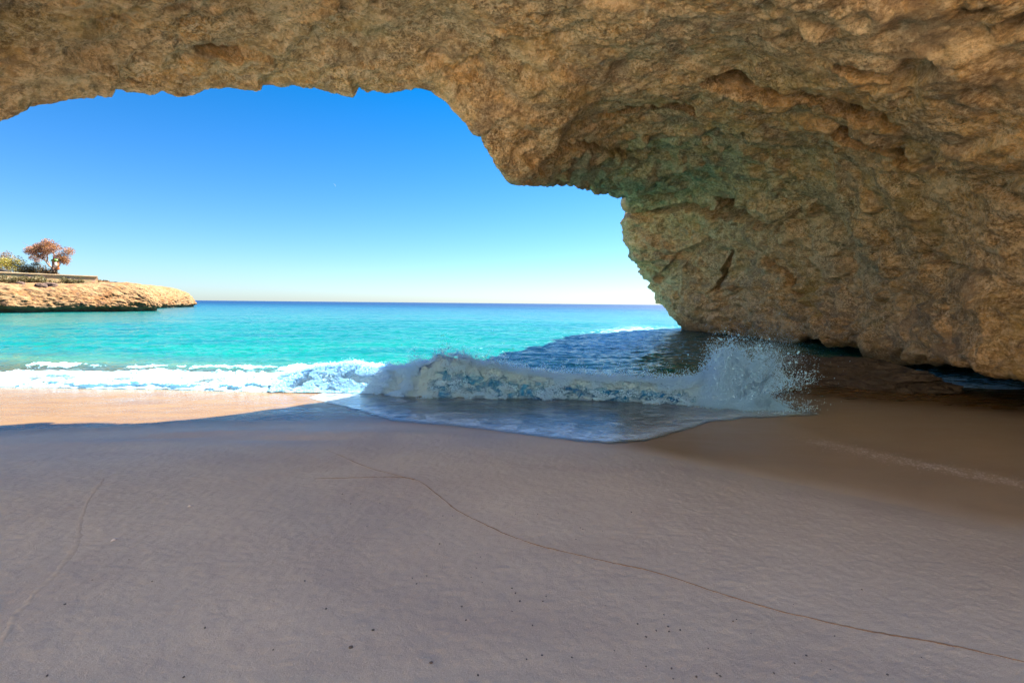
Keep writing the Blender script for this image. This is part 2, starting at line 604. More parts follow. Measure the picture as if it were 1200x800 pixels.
# ------------------------------------------------------------------ wave line, shared by the sea surface, the bore and the spray
WB_X = [-16, -9, -6.3, -4.6, -3.4, -2.3, -0.5, 1.5, 3.4, 4.6, 5.8, 6.8, 7.6]
WB_Y = [11.9, 11.7, 11.5, 11.6, 11.4, 10.9, 10.9, 10.8, 10.55, 10.2, 9.9, 9.8, 10.2]
WH_X = [-16, -8.5, -6.8, -5.6, -4.6, -3.8, -3.1, -2.6, -2.0, -1.4, -0.6, 0.4, 1.6, 3.0, 4.2, 5.0, 5.6, 6.0, 6.3, 8.2]
WH_Z = [0.16, 0.20, 0.24, 0.46, 0.64, 0.62, 0.52, 0.56, 0.80, 0.92, 0.74, 0.52, 0.42, 0.40, 0.46, 0.62, 0.50, 0.16, 0.0, 0.0]


def wave_base(x):
    return smooth_interp(x, WB_X, WB_Y, 0.35)


def wave_h(x):
    return smooth_interp(x, WH_X, WH_Z, 0.25)


def wave_profile(wv):
    """height factor against distance seaward of the foot of the wave"""
    return np.where(wv < 0, 0, sstep(0, 0.75, wv)) * np.where(wv > 0.8, np.exp(-((wv - 0.8) / 1.5) ** 2), 1)


# ------------------------------------------------------------------ sea
rr = np.concatenate([np.geomspace(8.6, 60, 420), np.geomspace(61, 400, 160), np.geomspace(420, 14000, 50)])
aa = np.radians(np.concatenate([np.linspace(-100, -60, 30, endpoint=False), np.linspace(-60, 62, 760, endpoint=False), np.linspace(62, 100, 30)]))
R_, A_ = np.meshgrid(rr, aa, indexing='ij')
xf = (R_ * np.sin(A_)).ravel()
yf = (R_ * np.cos(A_)).ravel()
rf = R_.ravel()
sz = sand_z(xf, yf)
p2 = np.stack([xf * 0.75, yf * 1.15, np.zeros_like(xf)], 1)
fade = np.exp(-rf / 130.0)
shore = sstep(0.0, 0.6, -sz)
wl = (0.15 * fbm(p2 * 0.42, 3) + 0.075 * fbm(p2 * 1.1 + 9, 3, mode='r') + 0.028 * fbm(p2 * 3.1 + 4, 2)) * fade * (0.25 + 0.75 * shore)
wl = wl + 0.16 * fbm(p2 * 0.09 + 3, 2) * np.exp(-rf / 300.0) * sstep(18, 40, rf)
wv = yf - wave_base(xf)
body = wave_profile(wv - 0.25) * wave_h(xf) * 0.70 - 0.10 * sstep(0.6, -0.3, wv)
body = np.where(np.abs(xf) < 17, body, 0)
sea_z = wl + body * sstep(8.4, 7.0, xf)
sea_z = sea_z - 0.13 * sstep(-0.22, 0.0, sz) * sstep(-1, 3, xf)
depth = np.maximum(sea_z - sz, 0)
# the bay deepens offshore
deep = np.interp(yf + 0.25 * xf, [0, 12, 16, 24, 45, 90, 150, 260, 600], [0, 0.0, 0.45, 1.2, 2.6, 4.5, 6.5, 11, 20])
depth_a = np.where(yf > 11, np.minimum(depth + deep, deep + 0.9), depth)
foam_glint_a = sstep(0, 0.3, wv) * sstep(6.5, 1.5, wv) * sstep(17, 14, np.abs(xf)) * np.where(xf < -2.5, 0.36, 0.45)
foam_glint_a = foam_glint_a + 0.55 * np.exp(-((xf - 0.32 * yf + 1.5) / 5) ** 2) * sstep(15, 24, yf) * sstep(60, 38, yf)  # foam band by the rock, standing in for sun glitter on the water
foam_glint_a = foam_glint_a + 0.55 * sstep(6, 9, xf) * sstep(24, 16, yf) * sstep(40, 15, rf)
sea = mesh_np('sea', np.stack([xf, yf, sea_z], 1), grid_faces(len(rr), len(aa)), M_SEA,
              attrs={'depth': depth_a, 'foam': np.clip(foam_glint_a, 0, 1)})
tag(sea, kind='structure')

# thin sheet of backwash lying on the wet sand
gx = np.linspace(-4.8, 6.6, 640)
gy = np.linspace(6.2, 12.2, 400)
X, Y = np.meshgrid(gx, gy)
xf, yf = X.ravel(), Y.ravel()
pn = np.stack([xf, yf, 0 * xf], 1)
lead = np.interp(xf, [-5.5, -4.5, -3.2, -2.2, -0.7, 0.7, 1.6, 2.2, 3.0, 4.0, 5.0, 7], [11.3, 10.4, 9.2, 8.35, 7.9, 7.3, 7.05, 7.25, 7.9, 8.8, 9.2, 9.6])
lead = lead + 0.10 * fbm(pn * np.array([1.2, 0, 0]), 3) + 0.035 * fbm(pn * np.array([5.5, 0, 0]) + 3, 4, 0.6)
e = yf - lead
tk = 0.009 * sstep(0, 0.12, e) + 0.012 * sstep(0.1, 2.5, e)
zz = sand_z(xf, yf) + tk + 0.004 + 0.014 * fbm(pn * 0.8, 4)
keep = e > 0.0
F = grid_faces(len(gy), len(gx))
F = F[keep[F].all(1)]
used = np.unique(F)
rm = np.zeros(len(xf), dtype=np.int64)
rm[used] = np.arange(len(used))
edge_a = np.exp(-np.maximum(e, 0) / 0.9)
sw = mesh_np('swash', np.stack([xf, yf, zz], 1)[used], rm[F], M_SWASH, attrs={'edge': edge_a[used]})
tag(sw, kind='structure')


# ------------------------------------------------------------------ foam: the breaking wave
def solid_sheet(name, X, Y, Z, base, keep, mat, parent=None, attrs=None):
    nv, nu = X.shape
    F = grid_faces(nv, nu)
    F = F[keep.ravel()[F].all(1)]
    used = np.unique(F)
    rm = np.zeros(nv * nu, dtype=np.int64)
    rm[used] = np.arange(len(used))
    v = np.stack([X.ravel(), Y.ravel(), Z.ravel()], 1)[used]
    at = {k: a.ravel()[used] for k, a in (attrs or {}).items()}
    return mesh_np(name, v, rm[F], mat, parent=parent, attrs=at)


def drops(name, pts, sizes, mat, parent=None):
    """many small octahedral water drops as one mesh"""
    o = np.array([(1, 0, 0), (-1, 0, 0), (0, 1, 0), (0, -1, 0), (0, 0, 1), (0, 0, -1)], dtype=np.float32)
    t = np.array([(0, 2, 4), (2, 1, 4), (1, 3, 4), (3, 0, 4), (2, 0, 5), (1, 2, 5), (3, 1, 5), (0, 3, 5)])
    n = len(pts)
    st = 1 + 0.5 * RNG.random((n, 1, 3))
    v = (pts[:, None, :] + o[None] * sizes[:, None, None] * st).reshape(-1, 3)
    f = (t[None] + 6 * np.arange(n)[:, None, None]).reshape(-1, 3)
    return mesh_np(name, v, f, mat, parent=parent)


wave = empty('breaking_wave', (0, 11, 0))
WORLD_PARENTS.append(wave)
tag(wave, 'white foaming wave breaking along the shoreline, blue in the shade of the rock', 'wave')
gx = np.linspace(-15, 6.3, 1150)
gw = np.linspace(-0.25, 3.2, 230)
X, Wv = np.meshgrid(gx, gw)
xf, wf = X.ravel(), Wv.ravel()
pn = np.stack([xf, wf, np.zeros_like(xf)], 1)
jit = 0.35 * fbm(np.stack([xf * 0.6, 0 * xf, 0 * xf], 1), 4)
wf2 = wf + jit * 0.35
hh = wave_h(xf) * (1 + 0.30 * fbm(np.stack([xf * 0.9, 0 * xf + 3, 0 * xf], 1), 4))
lump = fbm(np.stack([xf * 1.9, wf * 1.9 - 0.3 * xf, 0 * xf], 1), 7, 0.66, mode='b')
Zf = wave_profile(wf2) * hh
Zf = Zf + lump * (0.05 + 0.42 * np.minimum(Zf, 0.7)) + 0.02
yf = wave_base(xf) + wf
# throw the lip of the wave forward a little
yf = yf - 0.22 * sstep(0.45, 1.0, Zf / np.maximum(hh, 0.05)) * sstep(-3.4, -1.5, xf) * np.minimum(hh, 1)
cov = 0.75 * sstep(-1.6, -3.0, xf) + 0.34 * sstep(0.45, 0.95, Zf / np.maximum(hh, 0.1)) + 0.32 * sstep(3.6, 5.0, xf) + 0.20 + 0.22 * sstep(0.3, 0.0, wf)
cov = cov * sstep(3.0, 1.4, wf)
mask = fbm(np.stack([xf * 0.9, wf * 2.2, 0 * xf + 8], 1), 6, 0.65)
low = sstep(-4.5, -7.0, xf)
keep = (wf2 > 0.03 * lump) & (wf < 2.1 + 1.2 * mask) & (Zf > 0.0) & ((mask > -0.22) | (low < 0.5))
zg = np.maximum(sand_z(xf, yf), 0) * 0.6
wm = solid_sheet('wave_crest', X, yf.reshape(X.shape), (Zf + zg).reshape(X.shape), 0,
                 keep.reshape(X.shape), M_WAVE, wave, {'cover': cov})

# froth and spray over the face and crest
def froth(n, lo_w, hi_w, lift, thr):
    x_ = RNG.uniform(-6.2, 6.0, n)
    w_ = RNG.uniform(lo_w, hi_w, n)
    ph = wave_h(x_) * wave_profile(w_) * (1 + 0.30 * fbm(np.stack([x_ * 0.9, 0 * x_ + 3, 0 * x_], 1), 4))
    jet = 0.5 + 1.4 * np.clip(fbm(np.stack([x_ * 2.6, 0 * x_, 0 * x_], 1), 3) + 0.35, 0, 1.5)
    up = RNG.exponential(lift, n) * jet * (1 - 0.75 * sstep(-2.6, -3.6, x_))
    q_ = np.stack([x_, wave_base(x_) + w_ - 0.20 - 0.25 * up, ph * 1.05 + up + 0.02], 1)
    k_ = fbm(q_ * np.array((1.7, 2.5, 3.4)), 5, 0.6) > thr - 0.2 * sstep(-1.5, -3.5, x_)
    return q_[k_]


fr = np.concatenate([froth(120000, 0.05, 1.2, 0.025, 0.13), froth(36000, 0.62, 1.0, 0.07, -0.25)])
drops('crest_spray', fr, RNG.uniform(0.003, 0.0105, len(fr)) * (1 + (RNG.random(len(fr)) > 0.97)), M_SPRAY, wave)

# low ranks of foam washing over the shallows on the left
ranks = [(-16, -2.6, 12.15, 0.17, 0.9), (-16, -3.6, 13.5, 0.20, 1.1), (-16, -5.0, 15.2, 0.18, 1.4)]
for i, (x0, x1, y0, h0, wd) in enumerate(ranks):
    gx = np.linspace(x0, x1, 700)
    gw = np.linspace(-wd, wd, 90)
    X, Wv = np.meshgrid(gx, gw)
    xf, wf = X.ravel(), Wv.ravel()
    yc = y0 + 0.45 * fbm(np.stack([xf * 0.35, 0 * xf + i * 7, 0 * xf], 1), 4)
    amp = np.clip(0.75 + 0.9 * fbm(np.stack([xf * 0.5, 0 * xf + i * 3.3, 0 * xf + 2], 1), 4), 0.1, 1.5)
    b_ = fbm(np.stack([xf * 2.2, wf * 2.6, 0 * xf + i], 1), 6, 0.65, mode='b')
    prof = np.exp(-((wf + 0.15) / (0.38 * wd)) ** 2)
    Zf = h0 * amp * prof * (1 + 0.9 * b_) + 0.03
    m = fbm(np.stack([xf * 1.1, wf * 3.0, 0 * xf + 20 + i], 1), 6, 0.7)
    k = (prof * amp + 1.3 * m) > 0.66
    if i == 0:
        k &= (xf < -5.6 + 0.8 * m)
    fb_ = solid_sheet('foam_bank', X, (yc + wf).reshape(X.shape), Zf.reshape(X.shape), 0, k.reshape(X.shape), M_FOAM, wave)
    tag(fb_, kind='stuff')

# the burst of spray where the wave meets the ledge
splash = empty('splash', (5.2, 10.4, 0))
WORLD_PARENTS.append(splash)
tag(splash, 'bluish white burst of spray thrown up where the wave hits the dark rock ledge', 'splash')
P_all, S_all = [], []
for j in range(64):
    an_ = math.radians(np.clip(RNG.normal(62, 21), 12, 150))
    reach = RNG.uniform(0.8, 1.45) + 1.0 * math.exp(-((math.degrees(an_) - 52) / 14) ** 2) * RNG.uniform(0.5, 1) + 0.45 * math.exp(-((math.degrees(an_) - 88) / 14) ** 2)
    m = int(2500 * reach)
    t = RNG.random(m) ** 0.85
    r0 = np.array((4.85 + RNG.normal(0, 0.24), 10.45 + RNG.normal(0, 0.16), 0.05))
    dirv = np.array((math.cos(an_), RNG.normal(0, 0.16), math.sin(an_)))
    q3 = r0 + dirv * (reach * t)[:, None]
    q3[:, 2] -= 0.20 * reach * t * t * (1 + 0.6 * abs(math.cos(an_)))
    wid = 0.035 + 0.16 * t ** 1.4
    q3 += RNG.normal(0, 1, (m, 3)) * wid[:, None] * np.array((1, 0.8, 1))
    keep_ = (RNG.random(m) < np.clip(1.2 - 1.05 * t, 0.06, 1)) & (fbm(q3 * np.array((3.2, 3.2, 2.4)), 4, 0.6) > -0.02 - 0.22 * (1 - t))
    P_all.append(q3[keep_])
    S_all.append(RNG.uniform(0.003, 0.011, keep_.sum()) * (1 + 1.3 * (RNG.random(keep_.sum()) > 0.9) * RNG.random(keep_.sum()) * 1.6))
m = 70000
q3 = np.array((5.55, 10.5, 0.75)) + RNG.normal(0, 1, (m, 3)) * np.array((0.50, 0.25, 0.42))
q3[:, 0] += 0.35 * (q3[:, 2] - 0.7)
q3 = q3[fbm(q3 * 1.8, 5, 0.6) > RNG.uniform(-0.2, 0.35, m)]
P_all.append(q3)
S_all.append(RNG.uniform(0.002, 0.005, len(q3)))
# churned water falling back along the foot
m = 26000
q3 = np.stack([RNG.normal(5.15, 0.55, m), np.zeros(m), RNG.exponential(0.13, m)], 1)
q3[:, 1] = wave_base(q3[:, 0]) + RNG.normal(0.12, 0.16, m)
q3 = q3[fbm(q3 * 2.6, 4, 0.6) > RNG.uniform(-0.25, 0.25, m)]
P_all.append(q3)
S_all.append(RNG.uniform(0.004, 0.011, len(q3)))
pts = np.concatenate(P_all)
sz_ = np.concatenate(S_all)
ok = pts[:, 2] > 0
drops('spray', pts[ok], sz_[ok], M_SPRAY, splash)
# ------------------------------------------------------------------ the rock arch
S0 = [(806, 385, 45), (778, 352, 43), (748, 315, 40), (733, 272, 38), (742, 238, 35), (690, 219, 24), (610, 211, 15.6), (566, 160, 13.3),
      (500, 104, 12.3), (400, 97, 12), (300, 102, 11), (200, 106, 10), (100, 110, 9), (0, 137, 8.2), (-200, 205, 7.5), (-500, 340, 6.9), (-820, 520, 6.6)]
S1 = [(880, 392, 33), (858, 345, 33), (838, 300, 32.5), (828, 262, 31.5), (812, 215, 28), (745, 180, 20.5), (662, 150, 14.2), (600, 100, 11.9),
      (510, 60, 10.9), (400, 55, 10.4), (300, 60, 9.6), (200, 64, 8.8), (100, 70, 8.0), (-10, 92, 7.3), (-230, 160, 6.7), (-560, 300, 6.2), (-920, 500, 6.0)]
S2 = [(1012, 404, 20), (1004, 352, 20.6), (984, 292, 20.4), (955, 232, 19), (905, 170, 16), (825, 118, 13.2), (722, 78, 11), (624, 30, 9.6),
      (515, 2, 8.9), (398, -2, 8.4), (296, 5, 7.9), (190, 10, 7.3), (80, 15, 6.7), (-40, 32, 6.1), (-300, 110, 5.5), (-680, 260, 5.2), (-1120, 500, 5.0)]
S3 = [(1196, 436, 10), (1196, 362, 10.6), (1178, 275, 10.5), (1138, 190, 9.9), (1066, 108, 9.0), (955, 35, 8.1), (825, -22, 7.5), (690, -75, 7.0),
      (545, -105, 6.6), (400, -110, 6.3), (280, -105, 5.9), (150, -95, 5.5), (20, -85, 5.1), (-120, -60, 4.6), (-460, 40, 4.0), (-960, 240, 3.7), (-1600, 560, 3.5)]
rows = [np.array([P(*c) for c in r]) for r in (S0, S1, S2, S3)]


def vault(y, xr, zb, zt, xl):
    """a hand-set section of the vault behind the camera"""
    k = np.linspace(0, 1, 17)
    a = k * math.pi * 0.98
    x = (xr + xl) / 2 + (xr - xl) / 2 * np.sign(np.cos(a)) * np.abs(np.cos(a)) ** 0.8
    z = zb + (zt - zb) * np.sin(a) ** 0.75
    return np.stack([x, np.full(17, y), z], 1)


rows.append(vault(5.3, 9.6, 0.8, 7.8, -13.0))
rows.append(vault(4.8, 9.8, 0.9, 7.8, -13.0))
rows.append(vault(4.2, 10.2, 1.0, 8.0, -13.0))
for i_, dy_ in ((4, -3.0), (5, -6.0), (6, -9.0)):      # the side wall runs on behind, the roof does not
    rows[i_][:5, 1] += dy_ * np.array((1, .9, .7, .4, .15))
rows = np.array(rows)                      # 7 x 17 x 3
# outward direction across a section: right, up, left
k = np.linspace(0, 1, 17)
a = np.clip((k - 0.18) / 0.7, 0, 1) * math.pi * 0.9
outw = np.stack([np.cos(a), 0.05 + 0 * a, np.sin(a)], 1)
nose = sstep(0.42, 0.22, k)[:, None]
o1 = rows[1] + outw * 1.1 + nose * np.array((7.0, 11.0, 1.5))
o2 = rows[2] + outw * 2.8 + nose * np.array((12.0, 13.0, 2.0))
o3 = rows[4] + outw * 2.6 + nose * np.array((12.0, 4.0, 1.0)) + np.array((0, 0.5, 0))
o4 = rows[6] + outw * 1.6 + nose * np.array((12.0, 0.0, 0)) + np.array((0, 0.4, 0))
ctrl = np.array([o4, o3, o2, o1] + list(rows) + [o4 + np.array((0, -0.02, 0))])
# the undercut notch at the foot of the wall, and the foot of the far end
f1 = ctrl[:, 0] + np.array((2.6, 0.9, 0.25))
f2 = ctrl[:, 0] + np.array((7.0, 2.4, 0.0))
f2[:, 2] = 0.5
f3 = ctrl[:, 0] + np.array((8.0, 2.8, 0.0))
f3[:, 2] = -1.5
f1[:4] = ctrl[:4, 0] + np.array((0.3, 0.3, -0.5))
f2[:4] = ctrl[:4, 0] + np.array((0.4, 0.4, -1.2))
f3[:4] = ctrl[:4, 0] + np.array((0.5, 0.5, -2.5))
f1[4] = ctrl[4, 0] + np.array((1.0, 0.2, 0.0))
f2[4] = ctrl[4, 0] + np.array((2.0, 0.4, -0.2))
f3[4] = ctrl[4, 0] + np.array((2.4, 0.5, -2.0))
last = ctrl[:, -1] + np.array((-1.0, -0.3, -2.5))
ctrl = np.concatenate([f3[:, None], f2[:, None], f1[:, None], ctrl, last[:, None]], 1)   # 12 x 21
nvs = [14, 16, 24, 40, 150, 150, 140, 50, 30, 24, 16]
nus = [10, 24, 30] + [62] * 13 + [30, 18, 12, 10]
g = catmull(ctrl, nvs)                                  # along v
g = np.swapaxes(catmull(np.swapaxes(g, 0, 1), nus), 0, 1)
nv, nu = g.shape[:2]
N = grid_normals(g)
# make normals face the hollow of the arch (towards the camera side) on the inner sheet
vi = sum(nvs[:4]) + 60
ui = sum(nus[:9])
if np.dot(N[vi, ui], np.array((0, 0, CAM_Z)) - g[vi, ui]) < 0:
    N = -N
p = g.reshape(-1, 3).astype(np.float32)
nf = N.reshape(-1, 3)
warp = np.stack([fbm(p * 0.5 + o_, 3) for o_ in (3, 40, 77)], 1)
pw_ = p + 0.9 * warp
# scale of the relief grows with the span of the vault: the far nose is a larger mass than the near roof
far = np.clip(np.linalg.norm(p - np.array((0, 2, 3), dtype=np.float32), axis=1) / 15.0, 0.55, 1.5)
disp = 0.85 * fbm(pw_ * 0.24, 4) * far
disp += 0.21 * fbm(pw_ * np.array((0.7, 0.7, 1.2)) + 7, 5, 0.55, mode='b') * far
bed = (p[:, 2] + 0.25 * p[:, 0] + 1.1 * warp[:, 0] + 0.5 * warp[:, 1]) / 1.15
bf = bed - np.floor(bed)
disp += 0.26 * far * (sstep(0.0, 0.75, bf) - sstep(0.86, 1.0, bf) - 0.4) * sstep(-0.25, 0.25, fbm(p * 0.35 + 21, 3))
pit = worley(pw_ * 1.35 + 0.35 * warp)
disp += -0.20 * sstep(0.42, 0.10, pit) * sstep(-0.1, 0.35, fbm(p * 0.6 + 60, 3))
disp += 0.085 * fbm(pw_ * 2.2 + 31, 6, 0.62)
pit2 = worley(pw_ * 5.0 + 2.0 * warp)
disp += -0.05 * sstep(0.45, 0.12, pit2) * sstep(-0.25, 0.3, fbm(p * 1.2 + 90, 3))
disp += 0.045 * fbm(p * 9.0 + 11, 4, 0.7)
# long hollows and ledges worn along the bedding of the roof


def carve(poly, width, depth_, sharp=2.2, sag=0.4):
    """a hollow along a line of the surface; poly are (px, py) seen points whose place on the surface is found first"""
    global hollow
    line, dirs = [], []
    for (x_, y_) in poly:
        ray = P(x_, y_, 1.0) - np.array((0, 0, CAM_Z))
        ray /= np.linalg.norm(ray)
        rel = p[inner_i] - np.array((0, 0, CAM_Z), dtype=np.float32)
        tt = rel @ ray
        dd = np.linalg.norm(rel - tt[:, None] * ray, axis=1) / np.maximum(tt, 0.1)
        hit = inner_i[np.argmin(np.where(tt > 0, dd, 9))]
        line.append(p[hit])
        dirs.append(-nf[hit] + 0.9 * ray + np.array((0, 0, 0.25)))
    best = np.full(len(p), 99.0, dtype=np.float32)
    for a_, b2 in zip(line[:-1], line[1:]):
        ab = b2 - a_
        tt = np.clip(((p - a_) @ ab) / (ab @ ab), 0, 1)
        best = np.minimum(best, np.linalg.norm(p - a_ - tt[:, None] * ab, axis=1))
    wob = width * (1 + 0.5 * fbm(p * 1.6 / width ** 0.3 + 13, 4))
    prof = sstep(1.0, 1.0 - 0.55 / sharp * 2, best / np.maximum(wob, 0.02))
    dv_ = np.mean(dirs, axis=0)
    dv_ /= np.linalg.norm(dv_)
    hollow = hollow + (depth_ * prof * (1 + sag * fbm(p * 3 + 5, 3)))[:, None] * dv_


hollow = np.zeros((len(p), 3))
rowi = np.repeat(np.arange(nv), nu)
inner_i = np.nonzero(rowi >= sum(nvs[:4]) + 3)[0]
carve([(842, 98), (880, 104), (930, 112), (985, 122), (1020, 140), (1056, 156)], 0.40, 2.9)
carve([(990, 158), (1025, 172), (1052, 195)], 0.30, 1.9)
carve([(735, 138), (770, 132), (806, 128)], 0.30, 1.6)
carve([(845, 246), (875, 252), (908, 258)], 0.75, 3.0)
carve([(785, 232), (800, 226), (816, 222)], 0.5, 0.9)
carve([(738, 246), (775, 250), (815, 244), (850, 256)], 0.34, 1.1)
carve([(905, 300), (930, 322), (940, 345)], 0.3, 0.8)
carve([(640, 175), (690, 168), (730, 175)], 0.2, 0.5)
carve([(1090, 300), (1120, 312), (1160, 318)], 0.10, 0.25)
carve([(840, 340), (852, 318), (856, 296)], 0.22, 0.95)
carve([(900, 55), (945, 48)], 0.22, 0.57)
carve([(1000, 75), (1060, 85), (1085, 70)], 0.3, 0.42)
carve([(1140, 15), (1158, 10)], 0.16, 0.57)
carve([(1180, 30), (1198, 22)], 0.16, 0.57)
carve([(1060, 200), (1130, 215), (1196, 232)], 0.16, 0.27)
carve([(240, 62), (275, 66)], 0.16, 0.42)
carve([(770, 330), (800, 300), (835, 285)], 0.5, 0.66)
lipk = np.exp(-((np.arange(nv) - sum(nvs[:4])) / 22.0) ** 2)[:, None] * sstep(sum(nus[:6]), sum(nus[:11]), np.arange(nu))[None]
disp = disp * (1 - 0.45 * lipk.ravel())
P_ = p + nf * disp[:, None] + hollow
arch = mesh_np('rock_arch', P_, grid_faces(nv, nu)[:, ::-1], M_ROCK)
tag(arch, 'huge rough ochre limestone arch spanning overhead and coming down to the water', 'rock arch')

# the low dark ledge at the foot of the wall


def boulder(name, centre, size, mat, rz=0.0, seed=0, rough_=0.3, n_=(64, 40), parent=None):
    U, V = np.meshgrid(np.linspace(0, 2 * math.pi, n_[0]), np.linspace(0.001, math.pi - 0.001, n_[1]))
    d = np.stack([np.cos(U) * np.sin(V), np.sin(U) * np.sin(V), np.cos(V)], -1).reshape(-1, 3)
    d = np.sign(d) * np.abs(d) ** 0.75
    d *= (1 + rough_ * fbm(d * 1.5 + seed, 6, 0.6))[:, None]
    ob = mesh_np(name, d * np.array(size), grid_faces(n_[1], n_[0])[:, ::-1], mat, parent=parent)
    ob.location = centre
    ob.rotation_euler = (0, 0, rz)
    return ob


M_DARK = mat_plain('wet_dark_rock', (0.032, 0.024, 0.017), 0.6, 0.6, 5.0, 0.16)
led = boulder('rock_ledge', (9.9, 13.7, 0.12), (2.3, 0.75, 0.62), M_DARK, math.radians(-38), 4, 0.62, (260, 130))
tag(led, 'long low dark wet rock ledge at the water edge under the overhang', 'rock')

# ------------------------------------------------------------------ unseen cliff behind the beach, added to bounce warm light onto the rock
cl = [(-27, 7), (-23, 0), (-18, -6), (-10, -10), (0, -11.5), (12, -11.5), (22, -6)]
cst = np.array(cl, dtype=float)
ctr = [np.concatenate([cst + np.array((0, -o_)), np.full((len(cst), 1), z_)], 1) for o_, z_ in ((0, -0.5), (0.8, 4), (2.0, 10), (3.8, 17), (6, 19), (16, 20))]
g = np.swapaxes(catmull(np.swapaxes(catmull(np.array(ctr), [16] * 5), 0, 1), [26] * 6), 0, 1)
N = grid_normals(g)
p = g.reshape(-1, 3).astype(np.float32)
hm = p + N.reshape(-1, 3) * (1.2 * fbm(p * 0.2, 4) + 0.5 * fbm(p * 0.6, 4, mode='b'))[:, None]
tag(mesh_np('cliff', hm, grid_faces(*g.shape[:2]), M_BOUNCE_CLIFF), kind='structure')  # out of view, serves as a sunlit reflector

# ------------------------------------------------------------------ headland across the bay
ST = [(-125, 10, 4.6, 2.2), (-104, 38, 4.6, 2.2), (-90, 58, 4.5, 2.2), (-83, 70, 4.5, 2.2), (-78, 80, 4.5, 2.1), (-74.5, 88, 5.0, 1.3), (-73, 94, 5.2, 0.5), (-77, 99, 5.3, 0.6),
      (-90, 113, 5.7, 0.8), (-98, 128, 6.0, 0.7), (-107, 148, 6.0, 0.5), (-113.5, 163, 5.0, 0.6), (-122, 171, 4.6, 1.0), (-165, 190, 4.5, 1.0)]
st = np.array([(x, y) for x, y, _, _ in ST], dtype=float)
H = np.array([h for _, _, h, _ in ST])
TR = np.array([t_ for _, _, _, t_ in ST])
tg = np.gradient(st, axis=0)
tg /= np.linalg.norm(tg, axis=1)[:, None]
inl = np.stack([-tg[:, 1], tg[:, 0]], 1)
ctr = []
for (o_, hf, hadd, tr_) in ((0.9, 0, -1.2, 0), (0.8, 0, 0.35, 0), (0.1, 0, 0.9, 0), (0.2, 0.36, 0, 0), (1.1, 0.70, 0, 0), (2.6, 1.0, 0, 0),
                            (5.5, 1.0, 0.5, 0), (9.3, 1.0, 0.6, 0.0), (10.3, 1.0, 0.5, 1.0), (18, 1.0, 0.6, 1.0), (40, 1.0, 1.2, 1.0), (75, 1.0, 2.0, 1)):
    row = np.concatenate([st + inl * o_, (hf * H + hadd + tr_ * (TR - 0.5))[:, None]], 1)
    ctr.append(row)
g = catmull(np.array(ctr), [10, 14, 20, 26, 26, 22, 20, 10, 16, 12, 10])
g = np.swapaxes(catmull(np.swapaxes(g, 0, 1), [20, 30, 50, 70, 70, 60, 40, 40, 30, 50, 60, 30, 15]), 0, 1)
N = grid_normals(g)
p = g.reshape(-1, 3).astype(np.float32)
nf = N.reshape(-1, 3)
hd = 1.2 * fbm(p * np.array((0.22, 0.22, 0.30)), 4) + 0.75 * fbm(p * np.array((0.38, 0.38, 0.75)) + 9, 5, 0.62, mode='b') + 0.28 * fbm(p * 1.3 + 3, 4, 0.6, mode='r')
flat = np.abs(nf[:, 2])
hd = hd * (0.25 + 0.75 * (1 - flat))
if nf[len(nf) // 3, 0] < 0:
    nf = -nf
hm = p + nf * hd[:, None]
head = mesh_np('headland', hm, grid_faces(*g.shape[:2])[:, ::-1], M_HEAD)
tag(head, kind='structure')
bvh = BVHTree.FromPolygons([Vector(v) for v in hm.tolist()], grid_faces(*g.shape[:2]).tolist())


def on_head(px, d, dz=0.0):
    x = (px - 600) / 533.33 * d
    hit = bvh.ray_cast(Vector((x, d, 60)), Vector((0, 0, -1)))
    z = hit[0].z if hit[0] else 6.5
    return np.array((x, d, z + dz))


# terrace wall with its coping
M_WALL = mat_masonry()


def strip_wall(name, line, z0, z1, th, mat, parent=None, seed=0):
    line = np.array(line, dtype=float)
    seg = []
    for a_, b2 in zip(line[:-1], line[1:]):
        for t_ in np.linspace(0, 1, 40, endpoint=False):
            seg.append(a_ + (b2 - a_) * t_)
    seg.append(line[-1])
    seg = np.array(seg)
    tn = np.gradient(seg, axis=0)
    tn /= np.linalg.norm(tn, axis=1)[:, None]
    nn_ = np.stack([-tn[:, 1], tn[:, 0]], 1)
    zt = z1 + 0.04 * fbm(np.stack([seg[:, 0], seg[:, 1], 0 * seg[:, 0] + seed], 1) * 0.8, 3)
    prof = [(-th / 2, z0 + 0 * zt), (-th / 2, zt), (th / 2, zt), (th / 2, z0 + 0 * zt)]
    V_ = np.stack([np.concatenate([seg + nn_ * o_, z_[:, None]], 1) for o_, z_ in prof], 0)
    n_ = len(seg)
    F_ = grid_faces(4, n_)
    ends = np.array([[0, n_, 2 * n_, 3 * n_], [n_ - 1, 4 * n_ - 1, 3 * n_ - 1, 2 * n_ - 1]])
    return mesh_np(name, V_.reshape(-1, 3), np.concatenate([F_, ends]), mat, smooth=False, parent=parent)


wl_line = [tuple(st[i] + inl[i] * 9.2) for i in (1, 2, 3, 4)] + [tuple(st[5] + inl[5] * 8.2)]
tw = empty('terrace_wall', (wl_line[2][0], wl_line[2][1], 5.0))
tag(tw, 'tan stone retaining wall along the top of the headland', 'wall')
strip_wall('wall_face', [(x - tw.location.x, y - tw.location.y) for x, y in wl_line], -1.0, 1.75, 0.5, M_WALL, tw)
strip_wall('coping', [(x - tw.location.x, y - tw.location.y) for x, y in wl_line], 1.77, 1.93, 0.75,
           mat_plain('pale_coping', (0.42, 0.31, 0.18), 0.9, 0.2, 2.0), tw, 3)

